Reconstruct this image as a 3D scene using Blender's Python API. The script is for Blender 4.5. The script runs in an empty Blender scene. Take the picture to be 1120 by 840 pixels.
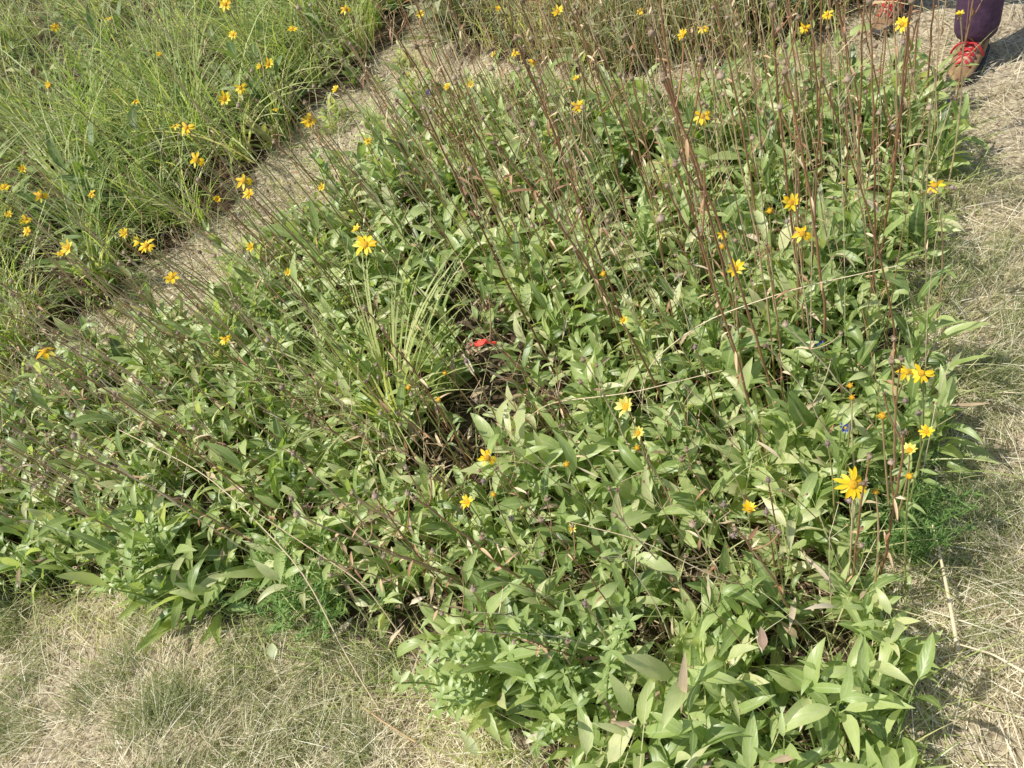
import bpy, math, random
import numpy as np
from mathutils import Vector, Matrix, Quaternion
random.seed(11); rng = np.random.default_rng(11)
R = math.radians; U = random.uniform; PI = math.pi
scene = bpy.context.scene; COL = scene.collection

# ---------------------------------------------------------------- camera
F = 879.0; PITCH = R(47); ROLL = R(22); CAM = np.array([0, 0, 1.55])
fw = np.array([0, math.cos(PITCH), -math.sin(PITCH)])
r0 = np.array([1.0, 0, 0]); u0 = np.array([0, math.sin(PITCH), math.cos(PITCH)])
rt = math.cos(ROLL)*r0 - math.sin(ROLL)*u0
up = math.sin(ROLL)*r0 + math.cos(ROLL)*u0
cd = bpy.data.cameras.new('camera'); cam = bpy.data.objects.new('camera', cd); COL.objects.link(cam)
cam.matrix_world = Matrix(((rt[0], up[0], -fw[0], CAM[0]), (rt[1], up[1], -fw[1], CAM[1]), (rt[2], up[2], -fw[2], CAM[2]), (0, 0, 0, 1)))
cd.sensor_width = 36; cd.lens = F/1120*36; cd.clip_start = .02; cd.clip_end = 1000
scene.camera = cam

def P(px, py, z=0.0):
    d = fw + rt*(px-560)/F + up*(420-py)/F
    return CAM + d*((z-CAM[2])/d[2])
def proj(p):
    q = np.asarray(p) - CAM; dp = q@fw
    return 560+F*(q@rt)/dp, 420-F*(q@up)/dp, dp
def poly(pts): return np.array([P(*p)[:2] for p in pts])
def inside0(pl, x, y):
    x = np.asarray(x, float); y = np.asarray(y, float); r = np.zeros(x.shape, bool); n = len(pl)
    for i in range(n):
        x1, y1 = pl[i]; x2, y2 = pl[(i+1) % n]
        c = ((y1 > y) != (y2 > y)) & (x < (x2-x1)*(y-y1)/(y2-y1+1e-12)+x1)
        r ^= c
    return r
def inside(pl, x, y):
    x = np.asarray(x, float); y = np.asarray(y, float)
    return inside0(pl, x+.04*np.sin(y*9+x*4)+.025*np.sin(y*21+1), y+.04*np.sin(x*8+2)+.025*np.sin(x*19+y*5))
def gz(x, y):
    return .012*np.sin(x*3.1+1)*np.cos(y*2.7)+.006*np.sin(x*9+y*7)+.004*np.sin(x*17-y*23)

MAIN = poly([(-330, 640), (-60, 665), (60, 665), (200, 655), (330, 690), (430, 735), (540, 815), (600, 900), (985, 905), (985, 780), (980, 600), (992, 450), (1012, 300), (1038, 180),
             (1010, 118), (900, 112), (700, 126), (500, 126), (438, 152), (394, 200), (342, 256), (274, 310), (194, 366), (58, 450), (-330, 552)])
LEFT = poly([(-500, 540), (-200, 466), (0, 406), (114, 338), (192, 275), (274, 198), (354, 116), (422, 62), (478, -20), (485, -110), (0, -160), (-500, 0)])
BACK = poly([(500, 76), (700, 80), (850, 66), (930, 22), (985, -60), (850, -220), (500, -220), (485, -60)])

# ---------------------------------------------------------------- mesh helpers
class MB:
    def __init__(s): s.v = []; s.f = []; s.c = []; s.n = 0
    def add(s, V, Fq, C):
        s.v.append(np.asarray(V, float)); s.f.append(np.asarray(Fq, int)+s.n); s.c.append(np.asarray(C, float)); s.n += len(V)
    def arrays(s): return np.concatenate(s.v), np.concatenate(s.f), np.concatenate(s.c)
def mesh_from(name, V, Fq, C, mat):
    me = bpy.data.meshes.new(name); nv = len(V); nf = len(Fq)
    me.vertices.add(nv); me.vertices.foreach_set('co', V.astype(np.float32).ravel())
    me.loops.add(nf*4); me.loops.foreach_set('vertex_index', Fq.astype(np.int32).ravel())
    me.polygons.add(nf); me.polygons.foreach_set('loop_start', np.arange(0, nf*4, 4, dtype=np.int32))
    me.polygons.foreach_set('use_smooth', np.ones(nf, bool))
    a = me.attributes.new('tint', 'FLOAT_COLOR', 'POINT')
    a.data.foreach_set('color', np.concatenate([C, np.ones((nv, 1))], 1).astype(np.float32).ravel())
    me.update(calc_edges=True)
    me.materials.append(mat)
    return me
def link(name, me, parent=None, loc=(0, 0, 0)):
    o = bpy.data.objects.new(name, me); COL.objects.link(o); o.location = loc
    if parent is not None: o.parent = parent
    return o
def build(mb, name, mat, parent=None, loc=(0, 0, 0)):
    return link(name, mesh_from(name, *mb.arrays(), mat), parent, loc)
def tag(o, label=None, cat=None, group=None, kind=None):
    if label: o['label'] = label
    if cat: o['category'] = cat
    if group: o['group'] = group
    if kind: o['kind'] = kind
    return o
def empty(name, loc):
    o = bpy.data.objects.new(name, None); COL.objects.link(o); o.location = loc; o.empty_display_size = .05; return o

def leaf(mb, base, az, elev, L, W, curl=.8, fold=.25, twist=0., tone=.5, n=8, pet=.14, shape=.75, wav=.0):
    t = np.linspace(0, 1, n+1); a = elev-curl*t
    dl = L/n
    h = np.concatenate([[0], np.cumsum(np.cos((a[:-1]+a[1:])/2))*dl]); z = np.concatenate([[0], np.cumsum(np.sin((a[:-1]+a[1:])/2))*dl])
    ca, sa = math.cos(az), math.sin(az)
    side = np.array([-sa, ca, 0.])
    c = np.stack([base[0]+ca*h, base[1]+sa*h, base[2]+z], 1) + np.outer(wav*L*.3*np.sin(t*PI), side)
    s = np.clip((t-pet)/(1-pet), 0, 1)
    w = W/2*np.maximum(np.sin(PI*s**shape)**.85, .06); w[-1] = W*.01
    tang = np.stack([ca*np.cos(a), sa*np.cos(a), np.sin(a)], 1)
    nor = np.cross(tang, side)
    nor = -nor if nor[0, 2] < 0 else nor
    tw = twist*t
    S = np.cos(tw)[:, None]*side+np.sin(tw)[:, None]*nor; N = -np.sin(tw)[:, None]*side+np.cos(tw)[:, None]*nor
    rip = .12*np.sin(t*14+tone*30)
    Lf = c+S*w[:, None]+N*(w*(fold+rip))[:, None]; Rf = c-S*w[:, None]+N*(w*(fold-rip))[:, None]
    V = np.stack([Lf, c, Rf], 1).reshape(-1, 3)
    C = np.zeros((len(V), 3)); C[:, 0] = tone; C[0::3, 1] = 1; C[2::3, 1] = 1; C[:, 2] = np.repeat(t, 3)
    q = []
    for i in range(n):
        k = 3*i; q += [(k, k+1, k+4, k+3), (k+1, k+2, k+5, k+4)]
    mb.add(V, q, C)
def tube(mb, pts, rad, sides=5, tone=.5):
    pts = np.asarray(pts, float); n = len(pts); rad = np.full(n, rad) if np.isscalar(rad) else np.asarray(rad)
    T = np.gradient(pts, axis=0); T /= np.linalg.norm(T, axis=1)[:, None]+1e-9
    ref = np.array([.3, .9, .1]) if abs(T[0]@np.array([.3, .9, .1])) < .85 else np.array([1., 0, 0])
    A = np.cross(T, ref); A /= np.linalg.norm(A, axis=1)[:, None]; B = np.cross(T, A)
    th = np.arange(sides)*2*PI/sides
    V = (pts[:, None]+rad[:, None, None]*(np.cos(th)[None, :, None]*A[:, None]+np.sin(th)[None, :, None]*B[:, None])).reshape(-1, 3)
    q = [(i*sides+j, i*sides+(j+1) % sides, (i+1)*sides+(j+1) % sides, (i+1)*sides+j) for i in range(n-1) for j in range(sides)]
    C = np.zeros((len(V), 3)); C[:, 0] = tone; C[:, 1] = .5; C[:, 2] = np.repeat(np.linspace(0, 1, n), sides)
    mb.add(V, q, C)
def ball(mb, c, r, rz, seg=10, rings=6, tone=.5, jit=0., lo=-1.):
    ph = np.linspace(max(-PI/2+.15, lo), PI/2-.1, rings)
    V = []
    for p in ph:
        for k in range(seg):
            a = 2*PI*k/seg; j = 1+U(-jit, jit)
            V.append((c[0]+r*j*math.cos(p)*math.cos(a), c[1]+r*j*math.cos(p)*math.sin(a), c[2]+rz*j*math.sin(p)))
    q = [(i*seg+j, i*seg+(j+1) % seg, (i+1)*seg+(j+1) % seg, (i+1)*seg+j) for i in range(rings-1) for j in range(seg)]
    C = np.zeros((len(V), 3)); C[:, 0] = tone; C[:, 2] = np.repeat(np.linspace(0, 1, rings), seg); C[:, 1] = .5
    mb.add(V, q, C)
def bez(a, m, b, n=12):
    a, m, b = map(lambda v: np.asarray(v, float), (a, m, b)); t = np.linspace(0, 1, n)[:, None]
    return (1-t)**2*a+2*t*(1-t)*m+t*t*b
def blades(mb, base, az, elev, L, W, curl, tone, ns=4):
    N = len(base); t = np.linspace(0, 1, ns+1); a = elev[:, None]-curl[:, None]*t
    am = (a[:, :-1]+a[:, 1:])/2; dl = (L/ns)[:, None]
    h = np.concatenate([np.zeros((N, 1)), np.cumsum(np.cos(am)*dl, 1)], 1); z = np.concatenate([np.zeros((N, 1)), np.cumsum(np.sin(am)*dl, 1)], 1)
    z = np.maximum(z, -.0)
    ca, sa = np.cos(az)[:, None], np.sin(az)[:, None]
    c = np.stack([base[:, 0:1]+ca*h, base[:, 1:2]+sa*h, base[:, 2:3]+z], 2)
    w = (W[:, None]/2*(1-.9*t**2)[None])[..., None]
    sx = rng.uniform(-.6, .6, N)
    side = np.stack([-sa[:, 0], ca[:, 0], sx], 1)[:, None]
    V = np.stack([c+side*w, c-side*w], 2).reshape(-1, 3)
    idx = np.arange(N)[:, None]*(2*(ns+1))+np.arange(ns)[None]*2
    q = np.stack([idx, idx+1, idx+3, idx+2], 2).reshape(-1, 4)
    C = np.zeros((N, ns+1, 2, 3)); C[..., 0] = tone[:, None, None]; C[..., 1] = .5; C[..., 2] = t[None, :, None]
    mb.add(V, q, C.reshape(-1, 3))

# ---------------------------------------------------------------- materials
def foliage(name, stops, trans=.3, rough=.5, rib=0., spec=.35, tcol=1.35, scale=60, vary=.22):
    m = bpy.data.materials.new(name); m.use_nodes = True; nt = m.node_tree; N = nt.nodes; Lk = nt.links; N.clear()
    out = N.new('ShaderNodeOutputMaterial'); bs = N.new('ShaderNodeBsdfPrincipled')
    at = N.new('ShaderNodeAttribute'); at.attribute_name = 'tint'; sp = N.new('ShaderNodeSeparateColor'); Lk.new(at.outputs['Color'], sp.inputs[0])
    oi = N.new('ShaderNodeObjectInfo'); tc = N.new('ShaderNodeTexCoord')
    nz = N.new('ShaderNodeTexNoise'); nz.inputs['Scale'].default_value = scale; nz.inputs['Detail'].default_value = 3; Lk.new(tc.outputs['Object'], nz.inputs['Vector'])
    a1 = N.new('ShaderNodeMath'); a1.operation = 'MULTIPLY_ADD'; Lk.new(oi.outputs['Random'], a1.inputs[0]); a1.inputs[1].default_value = vary*.6; Lk.new(sp.outputs[0], a1.inputs[2])
    a2 = N.new('ShaderNodeMath'); a2.operation = 'MULTIPLY_ADD'; Lk.new(nz.outputs['Fac'], a2.inputs[0]); a2.inputs[1].default_value = vary*1.4; Lk.new(a1.outputs[0], a2.inputs[2])
    a3 = N.new('ShaderNodeMath'); a3.operation = 'SUBTRACT'; Lk.new(a2.outputs[0], a3.inputs[0]); a3.inputs[1].default_value = vary
    rp = N.new('ShaderNodeValToRGB'); Lk.new(a3.outputs[0], rp.inputs[0]); el = rp.color_ramp.elements
    el[0].position = stops[0][0]; el[0].color = (*stops[0][1], 1); el[1].position = stops[-1][0]; el[1].color = (*stops[-1][1], 1)
    for p_, c_ in stops[1:-1]:
        e = el.new(p_); e.color = (*c_, 1)
    col = rp.outputs[0]
    if rib:
        mr = N.new('ShaderNodeMapRange'); Lk.new(sp.outputs[1], mr.inputs[0]); mr.inputs[1].default_value = .04; mr.inputs[2].default_value = .2; mr.inputs[3].default_value = rib; mr.inputs[4].default_value = 0
        mx = N.new('ShaderNodeMix'); mx.data_type = 'RGBA'; Lk.new(mr.outputs[0], mx.inputs[0]); Lk.new(col, mx.inputs[6]); mx.inputs[7].default_value = (.56, .6, .34, 1); col = mx.outputs[2]
        v1 = N.new('ShaderNodeMath'); v1.operation = 'MULTIPLY_ADD'; Lk.new(sp.outputs[2], v1.inputs[0]); v1.inputs[1].default_value = 40
        v0 = N.new('ShaderNodeMath'); v0.operation = 'MULTIPLY'; Lk.new(sp.outputs[1], v0.inputs[0]); v0.inputs[1].default_value = -14; Lk.new(v0.outputs[0], v1.inputs[2])
        v2 = N.new('ShaderNodeMath'); v2.operation = 'SINE'; Lk.new(v1.outputs[0], v2.inputs[0])
        bp = N.new('ShaderNodeBump'); bp.inputs['Strength'].default_value = .08; bp.inputs['Distance'].default_value = .002; Lk.new(v2.outputs[0], bp.inputs['Height']); Lk.new(bp.outputs[0], bs.inputs['Normal'])
    Lk.new(col, bs.inputs['Base Color']); bs.inputs['Roughness'].default_value = rough; bs.inputs['Specular IOR Level'].default_value = spec
    if trans:
        tr = N.new('ShaderNodeBsdfTranslucent'); hs = N.new('ShaderNodeMix'); hs.data_type = 'RGBA'; hs.blend_type = 'MULTIPLY'; hs.inputs[0].default_value = 1
        Lk.new(col, hs.inputs[6]); hs.inputs[7].default_value = (tcol*1.08, tcol*1.12, tcol*.52, 1); Lk.new(hs.outputs[2], tr.inputs['Color'])
        ms = N.new('ShaderNodeMixShader'); ms.inputs[0].default_value = trans; Lk.new(bs.outputs[0], ms.inputs[1]); Lk.new(tr.outputs[0], ms.inputs[2]); Lk.new(ms.outputs[0], out.inputs[0])
    else: Lk.new(bs.outputs[0], out.inputs[0])
    return m
GREEN = [(0, (.05, .085, .022)), (.26, (.145, .215, .055)), (.52, (.31, .41, .125)), (.78, (.5, .58, .23)), (1, (.72, .7, .4))]
M_leaf = foliage('lance_leaf', GREEN, .37, .4, .5, .65, 1.45)
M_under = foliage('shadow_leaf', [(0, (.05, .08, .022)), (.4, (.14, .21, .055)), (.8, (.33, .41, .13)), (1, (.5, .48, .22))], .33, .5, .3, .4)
M_lgrass = foliage('green_grass', [(0, (.10, .15, .035)), (.35, (.25, .34, .09)), (.65, (.48, .55, .2)), (.88, (.68, .66, .34)), (1, (.78, .7, .45))], .4, .5)
M_fine = foliage('feathery_green', [(0, (.08, .14, .035)), (.5, (.22, .36, .1)), (1, (.42, .52, .18))], .35, .55)
M_grey = foliage('grey_green', [(0, (.10, .12, .055)), (.5, (.28, .33, .16)), (1, (.56, .54, .34))], .3, .6)
M_dry = foliage('dry_grass_straw', [(0, (.18, .14, .085)), (.2, (.42, .35, .23)), (.5, (.72, .63, .46)), (.8, (.88, .81, .64)), (1, (.95, .91, .77))], .25, .6, spec=.3)
M_tuft = foliage('tuft_grass', [(0, (.13, .16, .055)), (.4, (.29, .33, .14)), (.7, (.48, .49, .25)), (1, (.76, .7, .48))], .3, .6)
M_stem = foliage('brown_stem', [(0, (.15, .065, .035)), (.35, (.36, .19, .095)), (.65, (.56, .38, .2)), (1, (.8, .68, .44))], 0, .5)
M_gstem = foliage('green_stem', [(0, (.18, .2, .06)), (.5, (.36, .37, .12)), (1, (.52, .4, .17))], 0, .55)
M_head = foliage('seed_head', [(0, (.09, .06, .035)), (.5, (.28, .2, .12)), (1, (.54, .43, .3))], 0, .85)
M_petal = foliage('yellow_petal', [(0, (.8, .36, .01)), (.4, (.95, .6, .01)), (.75, (.97, .72, .03)), (1, (.98, .84, .15))], .3, .5, scale=25, tcol=.9)
M_pale = foliage('pale_yellow_petal', [(0, (.78, .65, .06)), (1, (.92, .86, .3))], .3, .5, tcol=.9)
M_disc = foliage('flower_disc', [(0, (.3, .14, .01)), (1, (.75, .42, .02))], 0, .8, scale=900, vary=.5)
M_blue = foliage('blue_petal', [(0, (.02, .03, .22)), (1, (.08, .11, .55))], .2, .5, tcol=.9)
M_bud = foliage('purple_bud', [(0, (.13, .08, .07)), (.5, (.3, .21, .18)), (1, (.46, .38, .3))], 0, .8)
M_litter = foliage('brown_leaf_litter', [(0, (.10, .065, .035)), (.35, (.28, .2, .11)), (.7, (.52, .4, .25)), (1, (.76, .65, .46))], .15, .7, rib=.2)
M_deadpink = foliage('pinkish_dead_leaf', [(0, (.34, .2, .14)), (1, (.55, .38, .28))], .2, .6, rib=.3)
M_paleleaf = foliage('pale_leaf', [(0, (.42, .48, .26)), (1, (.7, .7, .45))], .2, .45, rib=.4)

def simple(name, c, rough=.6, nscale=40, amt=.3, bump=.3, bd=.002, spec=.4):
    m = bpy.data.materials.new(name); m.use_nodes = True; nt = m.node_tree; N = nt.nodes; bs = N['Principled BSDF']
    tc = N.new('ShaderNodeTexCoord'); nz = N.new('ShaderNodeTexNoise'); nz.inputs['Scale'].default_value = nscale; nz.inputs['Detail'].default_value = 6; nt.links.new(tc.outputs['Object'], nz.inputs['Vector'])
    rp = N.new('ShaderNodeValToRGB'); rp.color_ramp.elements[0].position = .3; rp.color_ramp.elements[1].position = .7
    rp.color_ramp.elements[0].color = (*[x*(1-amt) for x in c], 1); rp.color_ramp.elements[1].color = (*[min(1, x*(1+amt)) for x in c], 1)
    nt.links.new(nz.outputs['Fac'], rp.inputs[0]); nt.links.new(rp.outputs[0], bs.inputs['Base Color'])
    bp = N.new('ShaderNodeBump'); bp.inputs['Strength'].default_value = bump; bp.inputs['Distance'].default_value = bd; nt.links.new(nz.outputs['Fac'], bp.inputs['Height']); nt.links.new(bp.outputs[0], bs.inputs['Normal'])
    bs.inputs['Roughness'].default_value = rough; bs.inputs['Specular IOR Level'].default_value = spec
    return m

def ground_mat():
    m = bpy.data.materials.new('dry_ground'); m.use_nodes = True; nt = m.node_tree; N = nt.nodes; L = nt.links; bs = N['Principled BSDF']
    tc = N.new('ShaderNodeTexCoord'); at = N.new('ShaderNodeAttribute'); at.attribute_name = 'tint'; sp = N.new('ShaderNodeSeparateColor'); L.new(at.outputs['Color'], sp.inputs[0])
    def noise(s, d=6):
        n = N.new('ShaderNodeTexNoise'); n.inputs['Scale'].default_value = s; n.inputs['Detail'].default_value = d; L.new(tc.outputs['Object'], n.inputs['Vector']); return n
    def ramp(src, st):
        r = N.new('ShaderNodeValToRGB'); L.new(src, r.inputs[0]); e = r.color_ramp.elements
        e[0].position = st[0][0]; e[0].color = (*st[0][1], 1); e[1].position = st[-1][0]; e[1].color = (*st[-1][1], 1)
        for p_, c_ in st[1:-1]:
            k = e.new(p_); k.color = (*c_, 1)
        return r
    n1 = noise(90, 8); n3 = noise(25, 8)
    straw = ramp(n1.outputs['Fac'], [(.3, (.18, .135, .085)), (.5, (.42, .345, .235)), (.7, (.6, .52, .38))])
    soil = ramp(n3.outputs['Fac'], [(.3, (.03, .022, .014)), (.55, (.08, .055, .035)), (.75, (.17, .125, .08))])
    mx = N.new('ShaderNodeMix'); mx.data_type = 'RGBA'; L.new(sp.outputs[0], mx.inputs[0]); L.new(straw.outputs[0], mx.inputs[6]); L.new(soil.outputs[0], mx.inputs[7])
    L.new(mx.outputs[2], bs.inputs['Base Color']); bs.inputs['Roughness'].default_value = .95; bs.inputs['Specular IOR Level'].default_value = .1
    bp = N.new('ShaderNodeBump'); bp.inputs['Strength'].default_value = .8; bp.inputs['Distance'].default_value = .01; L.new(n1.outputs['Fac'], bp.inputs['Height']); L.new(bp.outputs[0], bs.inputs['Normal'])
    return m

# ---------------------------------------------------------------- ground, one sheet
fx = np.arange(-5, 5.01, .05); fy = np.arange(-1, 10.01, .05); far = np.array([1, 3, 8, 20, 50, 120, 300.])
X = np.concatenate([-5-far[::-1], fx, 5+far]); Y = np.concatenate([-1-far[::-1], fy, 10+far])
gx, gy = np.meshgrid(X, Y); Vg = np.stack([gx.ravel(), gy.ravel(), gz(gx, gy).ravel()], 1); nx = len(X); ny = len(Y)
ii, jj = np.meshgrid(np.arange(nx-1), np.arange(ny-1)); k = (jj*nx+ii).ravel()
Fg = np.stack([k, k+1, k+nx+1, k+nx], 1)
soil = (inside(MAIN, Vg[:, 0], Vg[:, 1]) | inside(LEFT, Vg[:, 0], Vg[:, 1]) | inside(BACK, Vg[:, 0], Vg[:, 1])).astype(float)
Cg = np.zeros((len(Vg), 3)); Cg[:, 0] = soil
tag(link('ground', mesh_from('ground', Vg, Fg, Cg, ground_mat())), 'dry straw coloured ground around the flower beds', 'ground', kind='structure')

# ---------------------------------------------------------------- dry grass (stuff)
def scatter(n, box, fn=None, ref=1.7, power=2.0):
    x = rng.uniform(box[0], box[1], n); y = rng.uniform(box[2], box[3], n)
    d = np.sqrt(x*x+y*y+1.55**2); ok = rng.random(n) < np.minimum(1, (ref/d)**power)
    if fn is not None: ok &= fn(x, y)
    return x[ok], y[ok]
def in_beds(x, y): return inside(MAIN, x, y) | inside(LEFT, x, y) | inside(BACK, x, y)
patch = lambda x, y: .5+.2*np.sin(x*5.3+np.sin(y*4)*1.5)+.2*np.sin(y*6.1+x*3.3+2)+.12*np.sin(x*17+3*np.sin(y*11))+.1*np.sin(y*23-x*9)
flow = lambda x, y: 2.2*np.sin(x*4+1.5*np.sin(y*3))+2*np.sin(y*5+x*2)
BX = (-4, 4.5, -.3, 7)
x, y = scatter(500000, BX, lambda x, y: ~in_beds(x, y)); n = len(x)
mb = MB()
blades(mb, np.stack([x, y, gz(x, y)+rng.uniform(0, .018, n)], 1), flow(x, y)+rng.normal(0, .9, n), rng.uniform(0, .45, n), rng.uniform(.04, .14, n), rng.uniform(.0009, .0022, n), rng.uniform(-.1, .8, n), np.clip(rng.normal(.52, .25, n)-.15*(patch(x*1.7, y*1.7)-.5), 0, 1), 3)
cx, cy = scatter(9000, BX, lambda x, y: ~in_beds(x, y)); m = 24; n = len(cx)*m
x = np.repeat(cx, m)+rng.normal(0, .014, n); y = np.repeat(cy, m)+rng.normal(0, .014, n)
blades(mb, np.stack([x, y, gz(x, y)], 1), np.repeat(flow(cx, cy), m)+rng.normal(0, 1.3, n), rng.uniform(.6, 1.5, n), rng.uniform(.03, .10, n), rng.uniform(.0008, .0018, n), rng.uniform(.3, 1.9, n), np.clip(rng.normal(.64, .2, n), 0, 1), 4)
tag(build(mb, 'dry_grass', M_dry), 'matted dry straw coloured grass around the flower bed', 'dry grass', kind='stuff')
x, y = scatter(560000, BX, lambda x, y: (~in_beds(x, y)) & (rng.random(len(x)) < .08+.8*np.clip(patch(x, y)*2.4-1.2, 0, 1))); n = len(x)
tx, ty = [], []
for (px, py, cnt) in [(180, 785, 1100), (320, 765, 1100), (40, 765, 700), (260, 735, 600), (120, 730, 600), (350, 820, 700), (1092, 385, 1100), (1100, 545, 1000), (1080, 300, 400), (1105, 200, 200), (1085, 450, 600), (1060, 660, 400), (30, 700, 600), (220, 820, 600), (1075, 610, 500), (1090, 330, 400), (400, 770, 500)]:
    c = P(px, py); nn = 5
    for q_ in range(nn): tx.append(rng.normal(c[0]+U(-.09, .09), .03, cnt//nn)); ty.append(rng.normal(c[1]+U(-.09, .09), .03, cnt//nn))
x = np.concatenate([x]+tx); y = np.concatenate([y]+ty); n = len(x)
mb = MB()
blades(mb, np.stack([x, y, gz(x, y)], 1), flow(x, y)+rng.normal(0, 1.4, n), rng.uniform(.6, 1.5, n), rng.uniform(.03, .085, n), rng.uniform(.0009, .0019, n), rng.uniform(.1, 1.3, n), np.clip(rng.normal(.45, .24, n), 0, 1), 3)
tag(build(mb, 'grass_tufts', M_tuft), 'short dull green grass growing through the dry straw', 'grass', kind='stuff')

x, y = scatter(30000, BX, in_beds); n = len(x); mb = MB()
for i in range(min(n, 3500)):
    leaf(mb, (x[i], y[i], gz(x[i], y[i])+U(.003, .02)), U(0, 6.28), U(-.1, .35), U(.03, .08), U(.006, .016), U(-.4, .8), U(-.4, .5), U(-1, 1), U(0, 1), n=4)
x, y = scatter(100000, BX, in_beds); n = len(x)
blades(mb, np.stack([x, y, gz(x, y)+.008], 1), rng.uniform(0, 6.28, n), rng.uniform(0, .5, n), rng.uniform(.03, .14, n), rng.uniform(.001, .003, n), rng.uniform(-.2, .5, n), rng.uniform(.3, 1, n), 2)
tag(build(mb, 'leaf_litter', M_litter), 'brown dead leaves and stalks on the soil under the plants', 'leaf litter', kind='stuff')
x, y = scatter(9000, BX, lambda x, y: inside(MAIN, x, y), 1.7, 1.); mb = MB()
for i in range(min(len(x), 750)):
    leaf(mb, (x[i], y[i], U(.06, .2)), U(0, 6.28), U(-.8, 1.1), U(.03, .09), U(.004, .014), U(-.6, 2.), U(.2, .9), U(-2, 2), U(.3, 1), n=6)
tag(build(mb, 'withered_leaves', M_litter), 'scattered tan withered leaves caught among the green ones', 'withered leaves', kind='stuff')

# ---------------------------------------------------------------- lance leaved plants
def plant_proto(seed, big=1., n=16, hmax=.18, tone=.45):
    random.seed(seed); mb = MB()
    nst = random.randint(2, 3)
    for s in range(nst):
        a0 = U(0, 6.28); off = U(0, .025); h = U(.25, 1)*hmax; lx, ly = U(-.045, .045), U(-.045, .045)
        b = (off*math.cos(a0), off*math.sin(a0), -.01); tp = (b[0]+lx, b[1]+ly, h)
        pts = bez(b, ((b[0]+tp[0])/2+U(-.01, .01), (b[1]+tp[1])/2, h*.6), tp, 6); tube(mb, pts, np.linspace(.0024, .0014, 6), 4, .6)
        nl = n//nst; az = U(0, 6.28)
        for i in range(nl):
            t = (i+.5)/nl; p = pts[min(5, int(t*5.99))]; az += 2.4+U(-.5, .5)
            L = U(.065, .14)*big*(1-.3*t*t)
            leaf(mb, p, az, U(.5, 1.35)+.1*t, L, L*U(.16, .27), U(.3, 1.7), U(.1, .55), U(-1., 1.), min(1, max(0, random.gauss(tone+.14*t, .18))), n=7, wav=U(-.4, .4))
    return mb.arrays()
protos = [plant_proto(100+i, U(.82, 1.08), 19+i % 6, .15+.03*(i % 4), .42+.12*(i % 3)) for i in range(20)]
proto_me = [mesh_from('leafy_plant', *a, M_leaf) for a in protos]; NP = len(protos)
random.seed(5)
GAPS = [(545, 400, 36), (525, 335, 26), (512, 480, 42), (500, 540, 26), (770, 615, 32), (556, 440, 28), (260, 545, 18), (470, 420, 22), (650, 560, 16), (880, 640, 16), (610, 470, 16), (150, 560, 14), (390, 560, 14), (760, 500, 16), (700, 250, 14), (330, 430, 14), (450, 640, 14), (800, 420, 14)]
def gap(px, py):
    return any((px-a)**2+((py-b)*.9)**2 < r*r for a, b, r in GAPS)
spots = []; s = .083
for i in range(-60, 60):
    for j in range(0, 90):
        x = i*s+(j % 2)*s/2+U(-.035, .035); y = j*s*.9+U(-.035, .035)-.2
        if abs(x) > 3.2 or not bool(inside(MAIN, x, y)): continue
        px, py, dp = proj((x, y, 0))
        if gap(px, py) and random.random() < .85: continue
        if random.random() < .07: continue
        spots.append((dp, x, y, px, py))
spots.sort()
def zone(px, py):
    if px > 850 and py > 560: return ('narrow lance leaved plant at the near right corner of the bed', 'leafy plants at the near right corner')
    if py > 600 and px > 420: return ('lance leaved green plant along the near middle edge of the bed', 'leafy plants along the near middle edge')
    if py > 520 and px <= 420: return ('lance leaved green plant at the near left edge beside the dry grass', 'leafy plants at the near left edge')
    if px > 850: return ('lance leaved green plant on the right side beside the dry grass path', 'leafy plants on the right side')
    return ('lance leaved green plant in the middle of the crowded bed', 'leafy plants in the middle of the bed')
mb = MB(); cnt = 0
def xf(V, x, y, z, rz, sc, tx=0., ty=0.):
    c, s_ = math.cos(rz), math.sin(rz); V = V*sc
    Q = np.stack([V[:, 0]*c-V[:, 1]*s_+tx*V[:, 2], V[:, 0]*s_+V[:, 1]*c+ty*V[:, 2], V[:, 2]], 1)
    return Q+np.array([x, y, z])
for dp, x, y, px, py in spots:
    cl = float(patch(x*1.6+4, y*1.6)); k = random.randrange(NP); sc = min(1.25, U(.75, 1.1)+.3*(cl-.35)); rz = U(0, 6.28); z = float(gz(x, y))
    if px > 940: sc = min(sc, .95)
    vis = -30 < px < 1150 and -30 < py < 900
    if vis and cnt < 290:
        o = link('leafy_plant', proto_me[k], None, (x, y, z)); o.rotation_euler = (U(-.2, .2), U(-.2, .2), rz); o.scale = (sc, sc, sc*U(.95, 1.25))
        lb, g = zone(px, py); tag(o, lb, 'plant', g); cnt += 1
    else:
        V, Fq, C = protos[k]; C = C.copy(); C[:, 0] = np.clip(C[:, 0]+U(-.14, .12), 0, 1); mb.add(xf(V, x, y, z, rz, sc*1.05, U(-.2, .2), U(-.2, .2)), Fq, C)
tag(build(mb, 'ground_cover', M_leaf), 'dense mass of green lance shaped leaves filling the flower bed', 'ground cover', kind='stuff')

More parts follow.
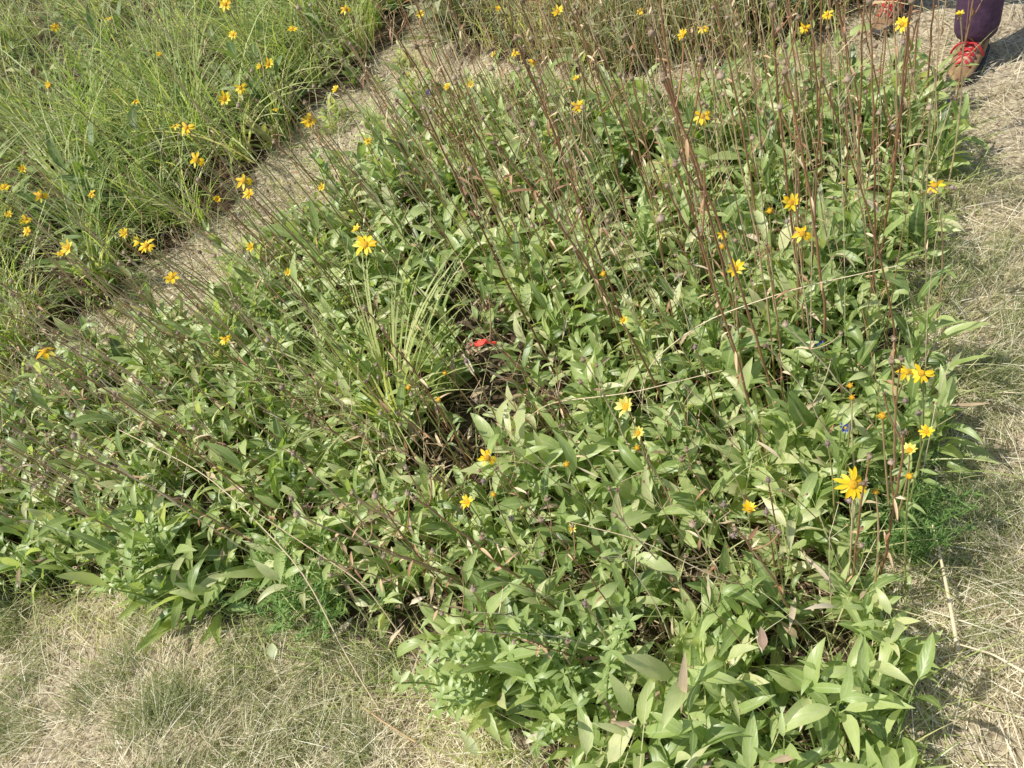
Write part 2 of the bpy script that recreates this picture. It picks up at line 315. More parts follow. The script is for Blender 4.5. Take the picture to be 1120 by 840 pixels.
# ---------------------------------------------------------------- grassy bed at the upper left + bed behind the path
def inL(x, y): return inside(LEFT, x, y)
def inB(x, y): return inside(BACK, x, y)
mb = MB()
cx, cy = scatter(1900, (-5.5, 2, 1.5, 9), inL, 3.6, 1.2)
for a_, b_ in zip(cx, cy):
    cl = float(patch(a_*1.2+1, b_*1.2))
    if random.random() > .3+cl: continue
    m = random.randint(22, 60); hh = U(.35, .6)+.5*max(0, cl-.4); ww = U(.003, .009); tn = U(.35, .75); fl = U(0, 6.28)
    blades(mb, np.stack([a_+rng.normal(0, .025, m), b_+rng.normal(0, .025, m), 0*np.arange(m)], 1), fl+rng.normal(0, 1.5, m), rng.uniform(1.0, 1.5, m), hh*rng.uniform(.5, 1.1, m), ww*rng.uniform(.5, 1.2, m), rng.uniform(.4, 2.1, m), np.clip(rng.normal(tn, .18, m), 0, 1), 6)
tag(build(mb, 'long_grass', M_lgrass), 'long arching light green grass clumps filling the upper left bed', 'long grass', kind='stuff')
mb = MB()
for _ in range(1000):
    x, y = U(-5, 1.6), U(1.8, 8)
    if not bool(inL(x, y)): continue
    if random.random() > min(1, (4/math.hypot(x, y))**1.5)*.8: continue
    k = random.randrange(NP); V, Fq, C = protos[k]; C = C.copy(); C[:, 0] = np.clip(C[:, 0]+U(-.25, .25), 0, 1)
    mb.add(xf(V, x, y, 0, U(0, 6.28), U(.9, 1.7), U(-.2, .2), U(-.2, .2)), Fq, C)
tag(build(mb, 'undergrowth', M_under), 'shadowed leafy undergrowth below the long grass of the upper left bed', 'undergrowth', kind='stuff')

def feather(mb, base, h, nb, tone=.5, w=.0016, spread=.5, nl=14, ll=.02):
    for b in range(nb):
        az = U(0, 6.28); sp_ = U(.05, spread)*h; hh = h*U(.6, 1)
        tp = (base[0]+sp_*math.cos(az), base[1]+sp_*math.sin(az), base[2]+hh)
        pts = bez(base, (base[0]+sp_*.3*math.cos(az), base[1]+sp_*.3*math.sin(az), base[2]+hh*.6), tp, 8); tube(mb, pts, np.linspace(.0016, .0007, 8), 3, tone)
        m = nl*3; t = rng.uniform(.15, 1, m); idx = np.minimum((t*7).astype(int), 6); fr = (t*7-idx)[:, None]; bb = pts[idx]*(1-fr)+pts[idx+1]*fr
        blades(mb, bb, rng.uniform(0, 6.28, m), rng.uniform(0, 1.1, m), rng.uniform(.6, 1.3, m)*ll, np.full(m, w), rng.uniform(-.2, .8, m), np.clip(rng.normal(tone, .15, m), 0, 1), 2)
mb = MB()
for _ in range(850):
    x, y = U(-1, 4), U(2, 8)
    if not bool(inB(x, y)): continue
    cl = float(patch(x*1.5, y*1.5+2)); feather(mb, (x, y, 0), U(.2, .35)+.3*cl, 4, U(.25, .8), .005, .6, 11, .045)
for _ in range(420):
    x, y = U(-1, 4), U(2, 6)
    if not bool(inB(x, y)): continue
    V, Fq, C = protos[random.randrange(NP)]; mb.add(xf(V, x, y, 0, U(0, 6.28), U(1., 1.7)), Fq, C)
tag(build(mb, 'feathery_undergrowth', M_grey), 'grey green feathery undergrowth beyond the path at the top', 'undergrowth', kind='stuff')
x, y = scatter(60000, (-1, 4, 2, 8), inB, 3, 1.5); n = min(len(x), 3800); x, y = x[:n], y[:n]; mb = MB()
blades(mb, np.stack([x, y, gz(x, y)], 1), rng.uniform(0, 6.28, n), rng.uniform(.9, 1.5, n), rng.uniform(.2, .6, n), rng.uniform(.002, .0045, n), rng.uniform(.2, 1.4, n), np.clip(rng.normal(.8, .2, n), 0, 1), 5)
tag(build(mb, 'yellowing_grass', M_lgrass), 'yellowing thin grass mixed into the growth beyond the path', 'long grass', kind='stuff')

x, y = scatter(40000, BX, lambda x, y: inside(MAIN, x, y), 1.7, 1.2)
q = np.stack([x, y, 0*x-1.55], 1); px = 560+F*(q@rt)/(q@fw); py = 420-F*(q@up)/(q@fw)
ok = rng.random(len(x)) < np.where((px > 640) & (py > 640), 1, .5)*np.where(((px-540)**2+(py-420)**2) < 60**2, .2, 1); x, y = x[ok][:5600], y[ok][:5600]; n = len(x); mb = MB()
blades(mb, np.stack([x, y, gz(x, y)], 1), rng.uniform(0, 6.28, n), rng.uniform(.9, 1.5, n), rng.uniform(.12, .36, n), rng.uniform(.0013, .0036, n), rng.uniform(.3, 1.8, n), np.clip(rng.normal(.76, .2, n), 0, 1), 6)
tag(build(mb, 'thin_grass', M_lgrass), 'thin pale grass blades threading up through the leafy bed', 'grass', kind='stuff')
GAPSTRIP = poly([(-200, 560), (60, 455), (190, 372), (280, 305), (345, 245), (400, 190), (440, 145), (520, 116), (760, 116), (900, 108), (1020, 112), (1010, 60), (900, 60), (700, 84), (500, 80), (440, 62), (360, 125), (285, 205), (200, 285), (110, 345), (0, 415), (-200, 480)])
x, y = scatter(60000, (-4, 3, 1, 6), lambda x, y: inside(GAPSTRIP, x, y) & (rng.random(len(x)) < np.clip(patch(x*2, y*2)*2.2-.95, .03, 1)), 3, 1)
n = min(len(x), 2000); x, y = x[:n], y[:n]; mb = MB()
blades(mb, np.stack([x, y, gz(x, y)], 1), rng.uniform(0, 6.28, n), rng.uniform(.5, 1.5, n), rng.uniform(.06, .22, n), rng.uniform(.0018, .004, n), rng.uniform(.3, 1.9, n), np.clip(rng.normal(.76, .24, n), 0, 1), 5)
for i in range(0, n, 30):
    V, Fq, C = protos[random.randrange(NP)]; mb.add(xf(V, x[i], y[i], 0, U(0, 6.28), U(.4, .8)), Fq, C)
E_ = []
for i in range(4, len(MAIN)-3):
    a_, b_ = MAIN[i-3], MAIN[i-2]; L_ = np.linalg.norm(b_-a_); m = int(L_*600); t = rng.random(m)[:, None]; E_.append(a_*(1-t)+b_*t+rng.normal(0, .06, (m, 2)))
E_ = np.concatenate(E_); n = len(E_)
blades(mb, np.stack([E_[:, 0], E_[:, 1], gz(E_[:, 0], E_[:, 1])], 1), rng.uniform(0, 6.28, n), rng.uniform(.4, 1.5, n), rng.uniform(.05, .17, n), rng.uniform(.001, .0028, n), rng.uniform(.3, 1.9, n), np.clip(rng.normal(.7, .24, n), 0, 1), 5)
tag(build(mb, 'weedy_growth', M_lgrass), 'wispy weeds and grass along the ragged edges of the bed', 'weeds', kind='stuff')

# special plants -------------------------------------------------
def special(name, px, py, label, cat, fn, mat, group=None):
    b = P(px, py); b[2] = gz(b[0], b[1]); mb = MB(); fn(mb); return tag(build(mb, name, mat, None, b), label, cat, group)
def strap(mb):
    n = 85; a = rng.uniform(0, 6.28, n); blades(mb, np.stack([.03*np.cos(a), .03*np.sin(a), 0*a], 1), a, rng.uniform(1.15, 1.5, n), rng.uniform(.34, .54, n), rng.uniform(.004, .009, n), rng.uniform(.2, 1.3, n), rng.uniform(.55, .85, n), 8)
special('grass_clump', 436, 465, 'clump of long strap shaped grass blades left of the red scrap', 'grass clump', strap, M_lgrass)
special('feathery_plant', 1000, 590, 'bright green feathery plant at the right edge beside the dry grass', 'plant', lambda mb: [feather(mb, (U(-.05, .05), U(-.06, .06), 0), U(.12, .2), 5, .3, .002, .8, 16, .022) for _ in range(8)], M_fine)
special('feathery_plant', 345, 672, 'light green feathery plant at the near left edge of the bed', 'plant', lambda mb: [feather(mb, (U(-.05, .05), U(-.05, .05), 0), U(.14, .22), 5, .5, .003, .8, 14, .022) for _ in range(6)], M_fine)
def mint(mb):
    for s in range(11):
        az = U(0, 6.28); b = (U(-.06, .06), U(-.06, .06), 0); h = U(.16, .27); tp = (b[0]+.07*math.cos(az), b[1]+.07*math.sin(az), h); pts = bez(b, (b[0], b[1], h*.6), tp, 9); tube(mb, pts, .0016, 4, .5)
        for i in range(2, 9):
            a = (i % 2)*PI/2+az
            for q in range(4): leaf(mb, pts[i], a+q*PI/2+U(-.2, .2), U(.2, .8), U(.022, .036), U(.007, .011), U(.2, 1), .15, U(-.4, .4), U(.45, .72), n=4, pet=.05)
special('whorled_plant', 545, 760, 'bright green plant with whorls of small leaves at the near edge', 'plant', mint, M_leaf)
special('whorled_plant', 195, 640, 'bright small leaved plant at the near left edge above the straw', 'plant', mint, M_leaf)
special('whorled_plant', 650, 780, 'bright green whorled plant just right of the larger one', 'plant', mint, M_leaf)

# ---------------------------------------------------------------- shared flower parts
def petals_mesh(seed, n, L, W, el, mat, name='petals', curl=.5, miss=0.):
    random.seed(seed); mb = MB()
    for i in range(n):
        if random.random() < miss: continue
        a = 2*PI*i/n+U(-.18, .18); leaf(mb, (.004*math.cos(a), .004*math.sin(a), U(-.0008, .0008)), a, el+U(-.25, .3), L*U(.8, 1.15), W*U(.85, 1.1), curl*U(.1, 1.6), U(.1, .5), U(-.5, .5), U(.3, .95), n=5, pet=0., shape=.95)
    return mesh_from(name, *mb.arrays(), mat)
FP = [petals_mesh(1, 12, .021, .0085, .3, M_petal), petals_mesh(2, 10, .020, .009, .1, M_petal, miss=.1), petals_mesh(3, 9, .019, .0085, .8, M_petal, curl=.9), petals_mesh(4, 13, .022, .008, .0, M_petal), petals_mesh(5, 8, .018, .008, .45, M_petal, miss=.1),
      petals_mesh(8, 9, .018, .0085, 1.0, M_petal, curl=.6), petals_mesh(9, 11, .02, .008, -.1, M_petal, curl=.7, miss=.15)]
FPp = petals_mesh(6, 9, .018, .008, .8, M_pale)
FB = petals_mesh(7, 14, .015, .004, .7, M_blue)
def ball_mesh(seed, r, rz, tone, jit, mat, name, spikes=0, sl=.006, lo=-1.):
    random.seed(seed); mb = MB(); ball(mb, (0, 0, 0), r, rz, 10, 7, tone, jit, lo)
    for i in range(spikes):
        a = U(0, 6.28); e = U(-.3, 1.3); leaf(mb, (r*.8*math.cos(a)*math.cos(e), r*.8*math.sin(a)*math.cos(e), rz*.8*math.sin(e)), a, e, sl*U(.7, 1.3), sl*.3, .3, .1, 0, U(.3, .9), n=2, pet=0)
    return mesh_from(name, *mb.arrays(), mat)
DISC = ball_mesh(1, .0072, .0045, .6, .05, M_disc, 'flower_disc', lo=-.1)
CALYX = ball_mesh(2, .006, .006, .5, .08, M_gstem, 'calyx', 8, .008)
HEADS = [ball_mesh(10+i, .0034+.0006*i, .004+.0005*i, .3+.15*i, .2, M_head, 'seed_head', 14, .005) for i in range(4)]
BUD = [ball_mesh(20+i, .0045, .0052, .4+.3*i, .1, M_bud, 'bud', 14, .005) for i in range(2)]
YBUD = ball_mesh(30, .006, .0055, .8, .12, M_disc, 'bud', 10, .006)
LM = []
for i in range(5):
    random.seed(60+i); mb = MB(); leaf(mb, (0, 0, 0), 0, U(.2, .8), U(.05, .085), U(.008, .016), U(.4, 1.2), U(.1, .4), U(-.6, .6), U(.35, .65), wav=U(-.3, .3)); LM.append(mesh_from('leaf', *mb.arrays(), M_leaf))
random.seed(99)
def face_rot(v):
    return Vector(v).to_track_quat('Z', 'Y')
SUN = Vector((-.6, .12, 1.0)).normalized()

def flowering(px, py, z, label, size=1., var=None, kind='yellow', group=None, lean=None, nleaf=3, buds=0, face=None):
    top = P(px, py, z)
    lx, ly = lean if lean else (U(.02, .12), U(-.06, .06))
    base = np.array([top[0]+lx*z/.5, top[1]+ly*z/.5, 0.]); base[2] = gz(base[0], base[1])
    root = empty('flowering_stem', base); tag(root, label, 'flower', group)
    tp = top-base; mb = MB(); pts = bez((0, 0, -.01), (tp[0]*.3+U(-.02, .02), tp[1]*.3+U(-.02, .02), tp[2]*.6), tp, 14)
    tube(mb, pts, np.linspace(.0024, .0012, 14), 5, U(.2, .8)); build(mb, 'stem', M_gstem if random.random() < .6 else M_stem, root)
    vc = Vector(CAM-top).normalized()
    dirs = face if face else (SUN*.3+vc*.5+Vector((U(-.5, .5), U(-.5, .5), U(0, .5))))
    me = {'yellow': FP[var if var is not None else random.choice([0, 1, 2, 3, 4, 5, 6])], 'pale': FPp, 'blue': FB}.get(kind)
    if kind == 'bud':
        f = link('bud', YBUD, root, tp); f.scale = (size,)*3
    else:
        f = link('petals', me, root, tp); f.rotation_mode = 'QUATERNION'; f.rotation_quaternion = face_rot(dirs); f.scale = (size,)*3
        d = link('flower_disc', DISC, f, (0, 0, .001))
        if kind == 'blue': d.scale = (.4,)*3
        link('calyx', CALYX, f, (0, 0, -.005))
    for i in range(nleaf):
        k = random.randint(3, 9); l = link('leaf', random.choice(LM), root, pts[k]); l.rotation_euler = (0, 0, U(0, 6.28)); sc = U(.5, 1.)*(1.1-k*.06); l.scale = (sc,)*3
    for i in range(buds):
        k = random.randint(8, 12); p = pts[k]; q = p+np.array([U(-.05, .05), U(-.05, .05), U(.03, .07)]); mb = MB(); tube(mb, bez(p, (p+q)/2+np.array([0, 0, -.01]), q, 6), .0009, 4, .5)
        b = build(mb, 'side_stem', M_gstem, root); link('bud', random.choice(BUD+[YBUD]), b, q)
    return root

MAINF = [
 (400, 268, .5, 'large open yellow flower standing alone left of the middle', 1.25, 0, 1), (391, 251, .52, 'half open yellow flower just above the large one left of the middle', .75, 2, 0),
 (632, 118, .5, 'lower of two yellow flowers one above the other at upper middle', 1.0, 2, 0), (630, 86, .52, 'upper of two yellow flowers one above the other at upper middle', .55, 4, 0),
 (768, 127, .5, 'yellow flower among tall brown stems at upper right', .9, 1, 0), (865, 222, .45, 'bright yellow flower, upper of the pair right of the brown stems', 1.0, 2, 1),
 (878, 256, .44, 'yellow flower, lower of the pair right of the brown stems', .88, 6, 0), (804, 294, .44, 'yellow flower facing the viewer between two tall brown stems', 1.0, 4, 0),
 (1022, 203, .4, 'yellow flower at the far right edge of the bed beside the path', 1.0, 6, 1), (769, 31, .5, 'small yellow flower, right one of two near the top', .7, 1, 0),
 (748, 38, .5, 'yellow flower, left one of two near the top', .85, 2, 0), (610, 13, .5, 'yellow flower at the very top middle', 1.0, 4, 0),
 (987, 27, .45, 'yellow flower at the top right beside the purple trousers', .9, 0, 1), (1050, 16, .5, 'small yellow flower in front of the purple trouser leg', .6, 2, 0),
 (933, 530, .36, 'biggest fully open yellow flower low at the right of the bed', 1.1, 3, 1), (1008, 408, .34, 'orange yellow flower, right one of a touching pair at the right', .85, 1, 0),
 (992, 407, .34, 'orange yellow flower, left one of a touching pair at the right', .75, 6, 1), (820, 558, .34, 'cupped yellow flower beside purplish buds at lower right', .85, 5, 2),
 (533, 501, .36, 'orange yellow flower in the lower middle above the gap in the leaves', .9, 6, 1), (512, 549, .34, 'small cupped yellow flower lower left of the orange one', .75, 2, 0),
 (338, 132, .5, 'wide flat yellow flower on a leaning stem at upper left', .95, 3, 0), (368, 98, .5, 'small yellow flower just above the wide flat one at upper left', .75, 2, 0),
 (447, 82, .5, 'tiny yellow flower near the blue flower at the top', .5, 4, 0), (402, 154, .5, 'small yellow flower below the wide flat one', .55, 1, 0),
 (246, 371, .42, 'small orange yellow flower alone in the left of the leafy bed', .65, 1, 0), (315, 298, .42, 'small yellow flower at the far left edge of the leafy bed', .55, 4, 0),
 (1014, 472, .33, 'small yellow flower near the right edge below the touching pair', .65, 2, 0), (682, 350, .42, 'tiny yellow flower in the middle right of the red scrap', .5, 4, 0),
 (790, 256, .46, 'small yellow flower above the one between two brown stems', .5, 1, 0), (563, 58, .5, 'small yellow flower left of the top middle pair', .6, 1, 0),
]
for (px, py, z, lb, sz, v, bd) in MAINF: flowering(px, py, z, lb, sz, v, buds=bd, lean=(U(.0, .06), U(-.05, .03)))
flowering(685, 445, .4, 'pale yellow flower, larger of two in the middle right', 1.15, None, 'pale'); flowering(698, 474, .38, 'pale yellow flower, lower smaller one of two in the middle right', .75, None, 'pale')
flowering(995, 493, .34, 'pale yellow flower above the feathery plant at the right edge', .8, None, 'pale'); flowering(625, 578, .34, 'pale greenish yellow flower low in the middle', .5, None, 'pale')
for (px, py, z, lb) in [(470, 101, .34, 'blue flower at the upper edge of the bed'), (1040, 110, .2, 'blue flower near the tan shoe on the right'), (925, 468, .22, 'dark blue flower low among leaves at the right'), (899, 379, .22, 'dark blue flower among the leaves below the brown stems')]:
    flowering(px, py, z, lb, .75, None, 'blue', nleaf=1, lean=(.01, 0))
for (px, py) in [(487, 408), (447, 424), (480, 437), (540, 541), (697, 490), (932, 435), (965, 455), (958, 538), (995, 521), (620, 508), (790, 270), (842, 231), (660, 300), (930, 422)]:
    flowering(px, py, .38, 'small round yellow bud on a thin stem in the leafy bed', U(.7, 1.), kind='bud', group='yellow buds in the leafy bed', nleaf=2, lean=(U(0, .06), U(-.05, .03)))
for (px, py) in [(845, 578), (838, 560), (760, 380), (905, 485), (1005, 452), (510, 395), (840, 525), (640, 660)]:
    r_ = flowering(px, py, .33, 'faded purplish brown bud on a thin stem in the leafy bed', 1, kind='bud', group='purplish buds in the leafy bed', nleaf=1, lean=(U(0, .05), U(-.05, .03)))
    for c in r_.children:
        if c.name.startswith('bud'): c.data = BUD[0]
LEFTF = [(246, 108, 1.2), (263, 96, .9), (55, 93, 1.1), (215, 175, 1.2), (204, 140, 1.2), (191, 138, .9), (148, 111, .9), (285, 73, 1.), (294, 70, 1.), (267, 198, 1.1), (272, 212, .9), (237, 218, .9), (153, 264, 1.2), (160, 269, 1.), (137, 255, .8), (75, 271, 1.2), (68, 278, .9), (45, 214, 1.), (28, 240, .9), (30, 253, .9), (5, 205, .9), (50, 384, 1.1), (188, 304, .9), (275, 270, .8), (100, 212, .8), (247, 5, 1.2), (378, 10, 1.), (320, 32, .9), (255, 38, .8), (10, 235, .8), (25, 185, .7), (118, 20, .8), (352, 205, .6), (175, 60, .7), (60, 30, .8), (300, 120, .6)]
for (px, py, sz) in LEFTF: flowering(px, py, U(.6, .76), 'small yellow flower on a thin stem in the grassy upper left bed', sz*U(.68, .86), None, 'yellow', 'yellow flowers of the upper left bed', nleaf=2)
for (px, py) in [(545, 10), (490, 95), (540, 60), (460, 15), (583, 68), (905, 16), (515, 92), (880, 30), (700, 12)]:
    flowering(px, py, .52, 'tiny yellow flower near the top beyond the path', .6, None, 'yellow', 'tiny yellow flowers near the top', nleaf=2)

# ---------------------------------------------------------------- tall dried stems
def dried(bx, by, h, lean, label, group, rad=.0022, thick=1., tone=.4, nb=2):
    base = np.array([bx, by, float(gz(bx, by))]); root = empty('dried_stem', base); tag(root, label, 'dried stem', group)
    tp = np.array([lean[0]*h, lean[1]*h, h]); mid = np.array([lean[0]*h*.4+U(-.03, .03), lean[1]*h*.4+U(-.03, .03), h*.55])
    pts = bez((0, 0, -.01), mid, tp, 16); pts[1:-1] += np.random.RandomState(random.randrange(9999)).normal(0, .0013, (14, 3))
    mb = MB(); tube(mb, pts, np.linspace(rad, rad*.55, 16), 5, tone)
    for i in range(nb*2+1):
        k = random.randint(3, 13); leaf(mb, pts[k], U(0, 6.28), U(-1, .8), U(.015, .05), U(.003, .007), U(0, 1.5), .5, U(-1, 1), U(.2, .9), n=4, pet=0)
    build(mb, 'stem', M_stem, root)
    hd = link('seed_head', random.choice(HEADS), root, tp); s_ = U(.7, 1.4); hd.scale = (s_,)*3
    for i in range(nb):
        k = random.randint(8, 14); p = pts[k]; q = p+np.array([U(-.05, .05), U(-.05, .05), U(.04, .13)]); mb = MB()
        tube(mb, bez(p, (p*.6+q*.4)+np.array([q[0]-p[0], q[1]-p[1], -.01])*.3, q, 6), rad*.45, 4, tone); b = build(mb, 'side_stem', M_stem, root)
        g = link('seed_head', random.choice(HEADS), b, q); s_ = U(.5, 1.1); g.scale = (s_,)*3
for (px, py, h, lx, ly, rd) in [(858, 470, .9, -.12, .1, .0034), (842, 520, .85, -.1, .05, .0032), (888, 380, .85, -.1, .05, .0032), (700, 400, .85, -.12, .05, .003), (740, 470, .85, -.2, .1, .003), (620, 430, .85, -.1, .05, .003),
        (905, 420, .8, -.05, .05, .0034), (780, 330, .85, -.08, .0, .0032), (960, 640, .45, .0, .05, .003), (930, 660, .4, .0, .02, .0028), (520, 520, .6, -.1, .0, .0028), (640, 690, .55, -.25, .1, .0028), (880, 700, .42, -.2, .1, .003), (660, 300, .85, -.1, 0, .003), (820, 400, .9, -.1, .0, .0034), (955, 330, .75, .0, .0, .0034), (975, 560, .5, -.05, 0, .003),
        (835, 300, .85, -.08, .0, .0032), (725, 260, .8, -.15, .0, .003), (590, 330, .8, -.15, .0, .003), (940, 250, .7, -.05, 0, .0032), (900, 220, .7, -.1, 0, .0032), (560, 260, .75, -.2, 0, .0028), (1010, 150, .6, -.02, 0, .003), (985, 170, .65, -.02, 0, .003), (1035, 160, .6, .05, 0, .0026), (1000, 130, .6, .0, 0, .0028), (960, 140, .6, .0, 0, .0028)]:
    b = P(px, py); dried(b[0], b[1], h, (lx+U(-.05, .05), ly), 'thick reddish brown upright stem on the right side of the bed', 'thick brown stems on the right side', rd, tone=U(.2, .5))
regs = [
 (poly([(470, 130), (1040, 115), (1015, 420), (900, 500), (560, 400), (470, 250)]), 104, (.5, .85), (-.12, .04), (.25, .9), 'thin brown upright stem with seed head in the far right half of the bed', 'thin brown stems in the far right half'),
 (poly([(0, 480), (380, 230), (480, 250), (430, 600), (300, 640), (0, 600)]), 70, (.35, .7), (-.22, .1), (.3, 1.), 'thin brown stem leaning left with seed head in the left half of the bed', 'leaning brown stems in the left half'),
 (poly([(440, 420), (1000, 520), (1000, 760), (640, 780), (440, 640)]), 32, (.25, .5), (-.25, .1), (.3, 1), 'short thin brown stem in the near right half of the bed', 'short brown stems in the near right half'),
 (LEFT, 46, (.6, 1.), (-.15, .05), (.3, 1), 'thin brown stem with seed head rising from the upper left bed', 'brown stems of the upper left bed'),
 (BACK, 20, (.5, .85), (-.15, .05), (.4, 1), 'thin straw brown stem beyond the path at the top', 'brown stems beyond the path')]
FS = MB()
for ri, (pl, cnt_, (h0, h1), (lx, ly), (t0, t1), lb, g) in enumerate(regs):
    mn, mxx = pl.min(0), pl.max(0); c = 0; tries = 0; extra = [210, 210, 60, 200, 150][ri]; jx = .12 if ri == 0 else .2
    while c < cnt_+extra and tries < 20000:
        tries += 1; x, y = U(mn[0], mxx[0]), U(mn[1], mxx[1])
        if not bool(inside(pl, x, y)): continue
        px, py, dp = proj((x, y, .35))
        if not (-60 < px < 1150 and -60 < py < 850): continue
        c += 1
        if c <= cnt_: dried(x, y, U(h0, h1), (lx+U(-jx, jx), ly+U(-jx, jx)), lb, g, U(.0015, .0027), tone=U(t0, t1), nb=random.randint(1, 3))
        else:
            h = U(h0*.7, h1*.98); a = lx+U(-jx*1.3, jx*1.1); b_ = ly+U(-jx*1.2, jx*1.2); z0 = float(gz(x, y)); tn = U(.3, 1.1)
            pts = bez((x, y, z0), (x+a*h*.35+U(-.04, .04), y+b_*h*.35+U(-.04, .04), h*.55), (x+a*h, y+b_*h, h), 9); tube(FS, pts, np.linspace(U(.0010, .0018), .0006, 9), 3, tn)
            for _ in range(random.randint(1, 4)):
                k = random.randint(4, 8); p = pts[k]; q = p+np.array([U(-.04, .04), U(-.04, .04), U(.01, .07)]); tube(FS, bez(p, (p+q)/2, q, 3), .0006, 3, tn); ball(FS, q, .0025, .003, 5, 4, U(0, .6))
tag(build(FS, 'fine_dry_stems', M_stem), 'haze of fine tan dry stems standing through the beds', 'dry stems', kind='stuff')
def stalk(name, pix, rad, label, mat=M_stem, tone=.9, cat='stalk'):
    pts = np.array([P(*p) for p in pix]); n = 24; t = np.linspace(0, len(pts)-1, n); Q = np.stack([np.interp(t, np.arange(len(pts)), pts[:, k]) for k in range(3)], 1)
    for _ in range(3): Q[1:-1] = (Q[:-2]+Q[1:-1]*2+Q[2:])/4
    o = Q[0].copy(); mb = MB(); tube(mb, Q-o, np.linspace(rad, rad*.5, n), 5, tone); return tag(build(mb, name, mat, None, o), label, cat)
stalk('straw_stalk', [(700, 480, 0), (705, 400, .2), (770, 350, .33), (870, 315, .38), (985, 290, .4)], .0018, 'long pale straw stalk bending across the bed to the right')
stalk('straw_stalk', [(560, 470, 0), (600, 440, .2), (690, 430, .3), (790, 405, .32)], .0016, 'shorter pale straw stalk bending right in the middle of the bed')
stalk('straw_stalk', [(430, 800, 0), (380, 720, .12), (330, 620, .25), (230, 520, .35), (130, 470, .4)], .002, 'long yellowish stalk leaning left from the near edge', tone=.85)
stalk('straw_stalk', [(470, 740, 0), (400, 640, .2), (280, 560, .32)], .0018, 'green brown stalk leaning left beside the long yellowish one', tone=.8)
stalk('straw_stalk', [(880, 640, 0), (800, 640, .18), (700, 590, .3), (620, 570, .33)], .0014, 'pale stalk crossing left above the lower right leaves')
stalk('twig', [(1048, 712, .05), (1039, 660, .055), (1029, 610, .06), (1020, 574, .08)], .0042, 'grey brown straight twig lying on the dry grass at the right', tone=.95, cat='twig')
stalk('twig', [(1120, 735, .055), (1085, 715, .055), (1050, 705, .06)], .003, 'thin pale twig on the dry grass at the lower right', tone=1.1, cat='twig')
stalk('twig', [(455, 812, .04), (420, 790, .045), (395, 772, .045)], .0026, 'thin twig in the dry grass at the bottom edge', tone=.6, cat='twig')

# ---------------------------------------------------------------- fallen leaves, red scrap
def fallen(px, py, L, W, mat, label, az, z=.02, el=.1):
    b = P(px, py, z); mb = MB(); leaf(mb, (0, 0, 0), az, el, L, W, .6, .35, .5, .6, n=8, pet=.1); return tag(build(mb, 'fallen_leaf', mat, None, b), label, 'leaf')
fallen(300, 722, .04, .022, M_paleleaf, 'pale oval fallen leaf on the dry grass at lower left', 1.6, .06, .4)
fallen(524, 828, .06, .02, M_paleleaf, 'pale green upright fallen leaf at the bottom edge', 1.9, .06, .8)
fallen(835, 712, .04, .016, M_deadpink, 'pinkish dead leaf caught between leaves at lower right', 1.2, .2, .8)
fallen(705, 775, .04, .014, M_deadpink, 'brown pink dead leaf near the bottom middle', .4, .14, .5)
fallen(270, 532, .08, .016, M_deadpink, 'reddish dead leaf low in the left of the bed', 2.9, .18, .2)
fallen(515, 436, .06, .018, M_litter, 'curled tan dead leaf on the bare patch below the red scrap', .3, .06, .3)
fallen(460, 480, .09, .022, M_litter, 'long pale brown dead leaf left of the bare patch', 1.9, .1, .4)
fallen(545, 402, .05, .018, M_litter, 'tan dead leaf just below the red scrap', 2.5, .03, .2)
fallen(745, 780, .1, .016, M_litter, 'whitish withered leaf standing up at the bottom middle', 1.0, .2, .9)
M_red = simple('red_plastic', (.8, .06, .03), .6, 30, .25, .2)
root = empty('red_scrap', P(528, 374, .16)); tag(root, 'small flat bright red plastic scrap in the middle of the bed', 'scrap')
for nm, x0, x1, w0, rz in (('folded_strip', -.036, .006, .0085, -.1), ('folded_strip', .002, .036, .0065, -.5)):
    mb = MB(); t = np.linspace(0, 1, 14); w = w0*(.75+.25*np.sin(t*5+x0*50)); w[0] *= .5; w[-1] *= .6; xs = x0+(x1-x0)*t; zz = .004*np.sin(t*4+x0*90)
    V = np.stack([np.stack([xs, s_*w+.002*np.sin(t*6), zz+.002*np.sin(s_*3+t*7)], 1) for s_ in (-1, -.4, .3, 1)], 1).reshape(-1, 3)
    q = [(i*4+j, i*4+j+1, i*4+j+5, i*4+j+4) for i in range(13) for j in range(3)]; mb.add(V, q, np.full((len(V), 3), .5)); o = build(mb, nm, M_red, root); o.rotation_euler = (.45, .05, rz)
    o.modifiers.new('solid', 'SOLIDIFY').thickness = .0012

# ---------------------------------------------------------------- person standing at the top right
M_trou = simple('purple_trousers', (.08, .038, .075), .85, 60, .3, .5, .004); M_shirt = simple('dark_shirt', (.08, .09, .12), .85, 50, .2, .4, .004)
M_skin = simple('skin', (.5, .3, .22), .5, 30, .08, .1); M_hair = simple('hair', (.05, .03, .02), .6, 90, .4, .8, .004)
M_shoe = simple('tan_shoe', (.25, .145, .075), .8, 50, .4, .5, .002); M_sole = simple('dark_sole', (.05, .045, .04), .8, 60, .2); M_lace = simple('red_lace', (.45, .025, .03), .6, 80, .2)
fA = P(1062, 66); fB = P(978, 14); mid = (fA+fB)/2
head = math.atan2(-.6, -.75)
root = empty('person', (mid[0], mid[1], 0)); root.rotation_euler = (0, 0, head)
tag(root, 'person in dark purple trousers and tan shoes with red laces standing at the top right', 'person')
ch, shh = math.cos(head), math.sin(head)
def loc(p): d = p-mid; return (d[0]*ch+d[1]*shh, -d[0]*shh+d[1]*ch)
FEET = sorted([loc(fA), loc(fB)], key=lambda q: q[1])
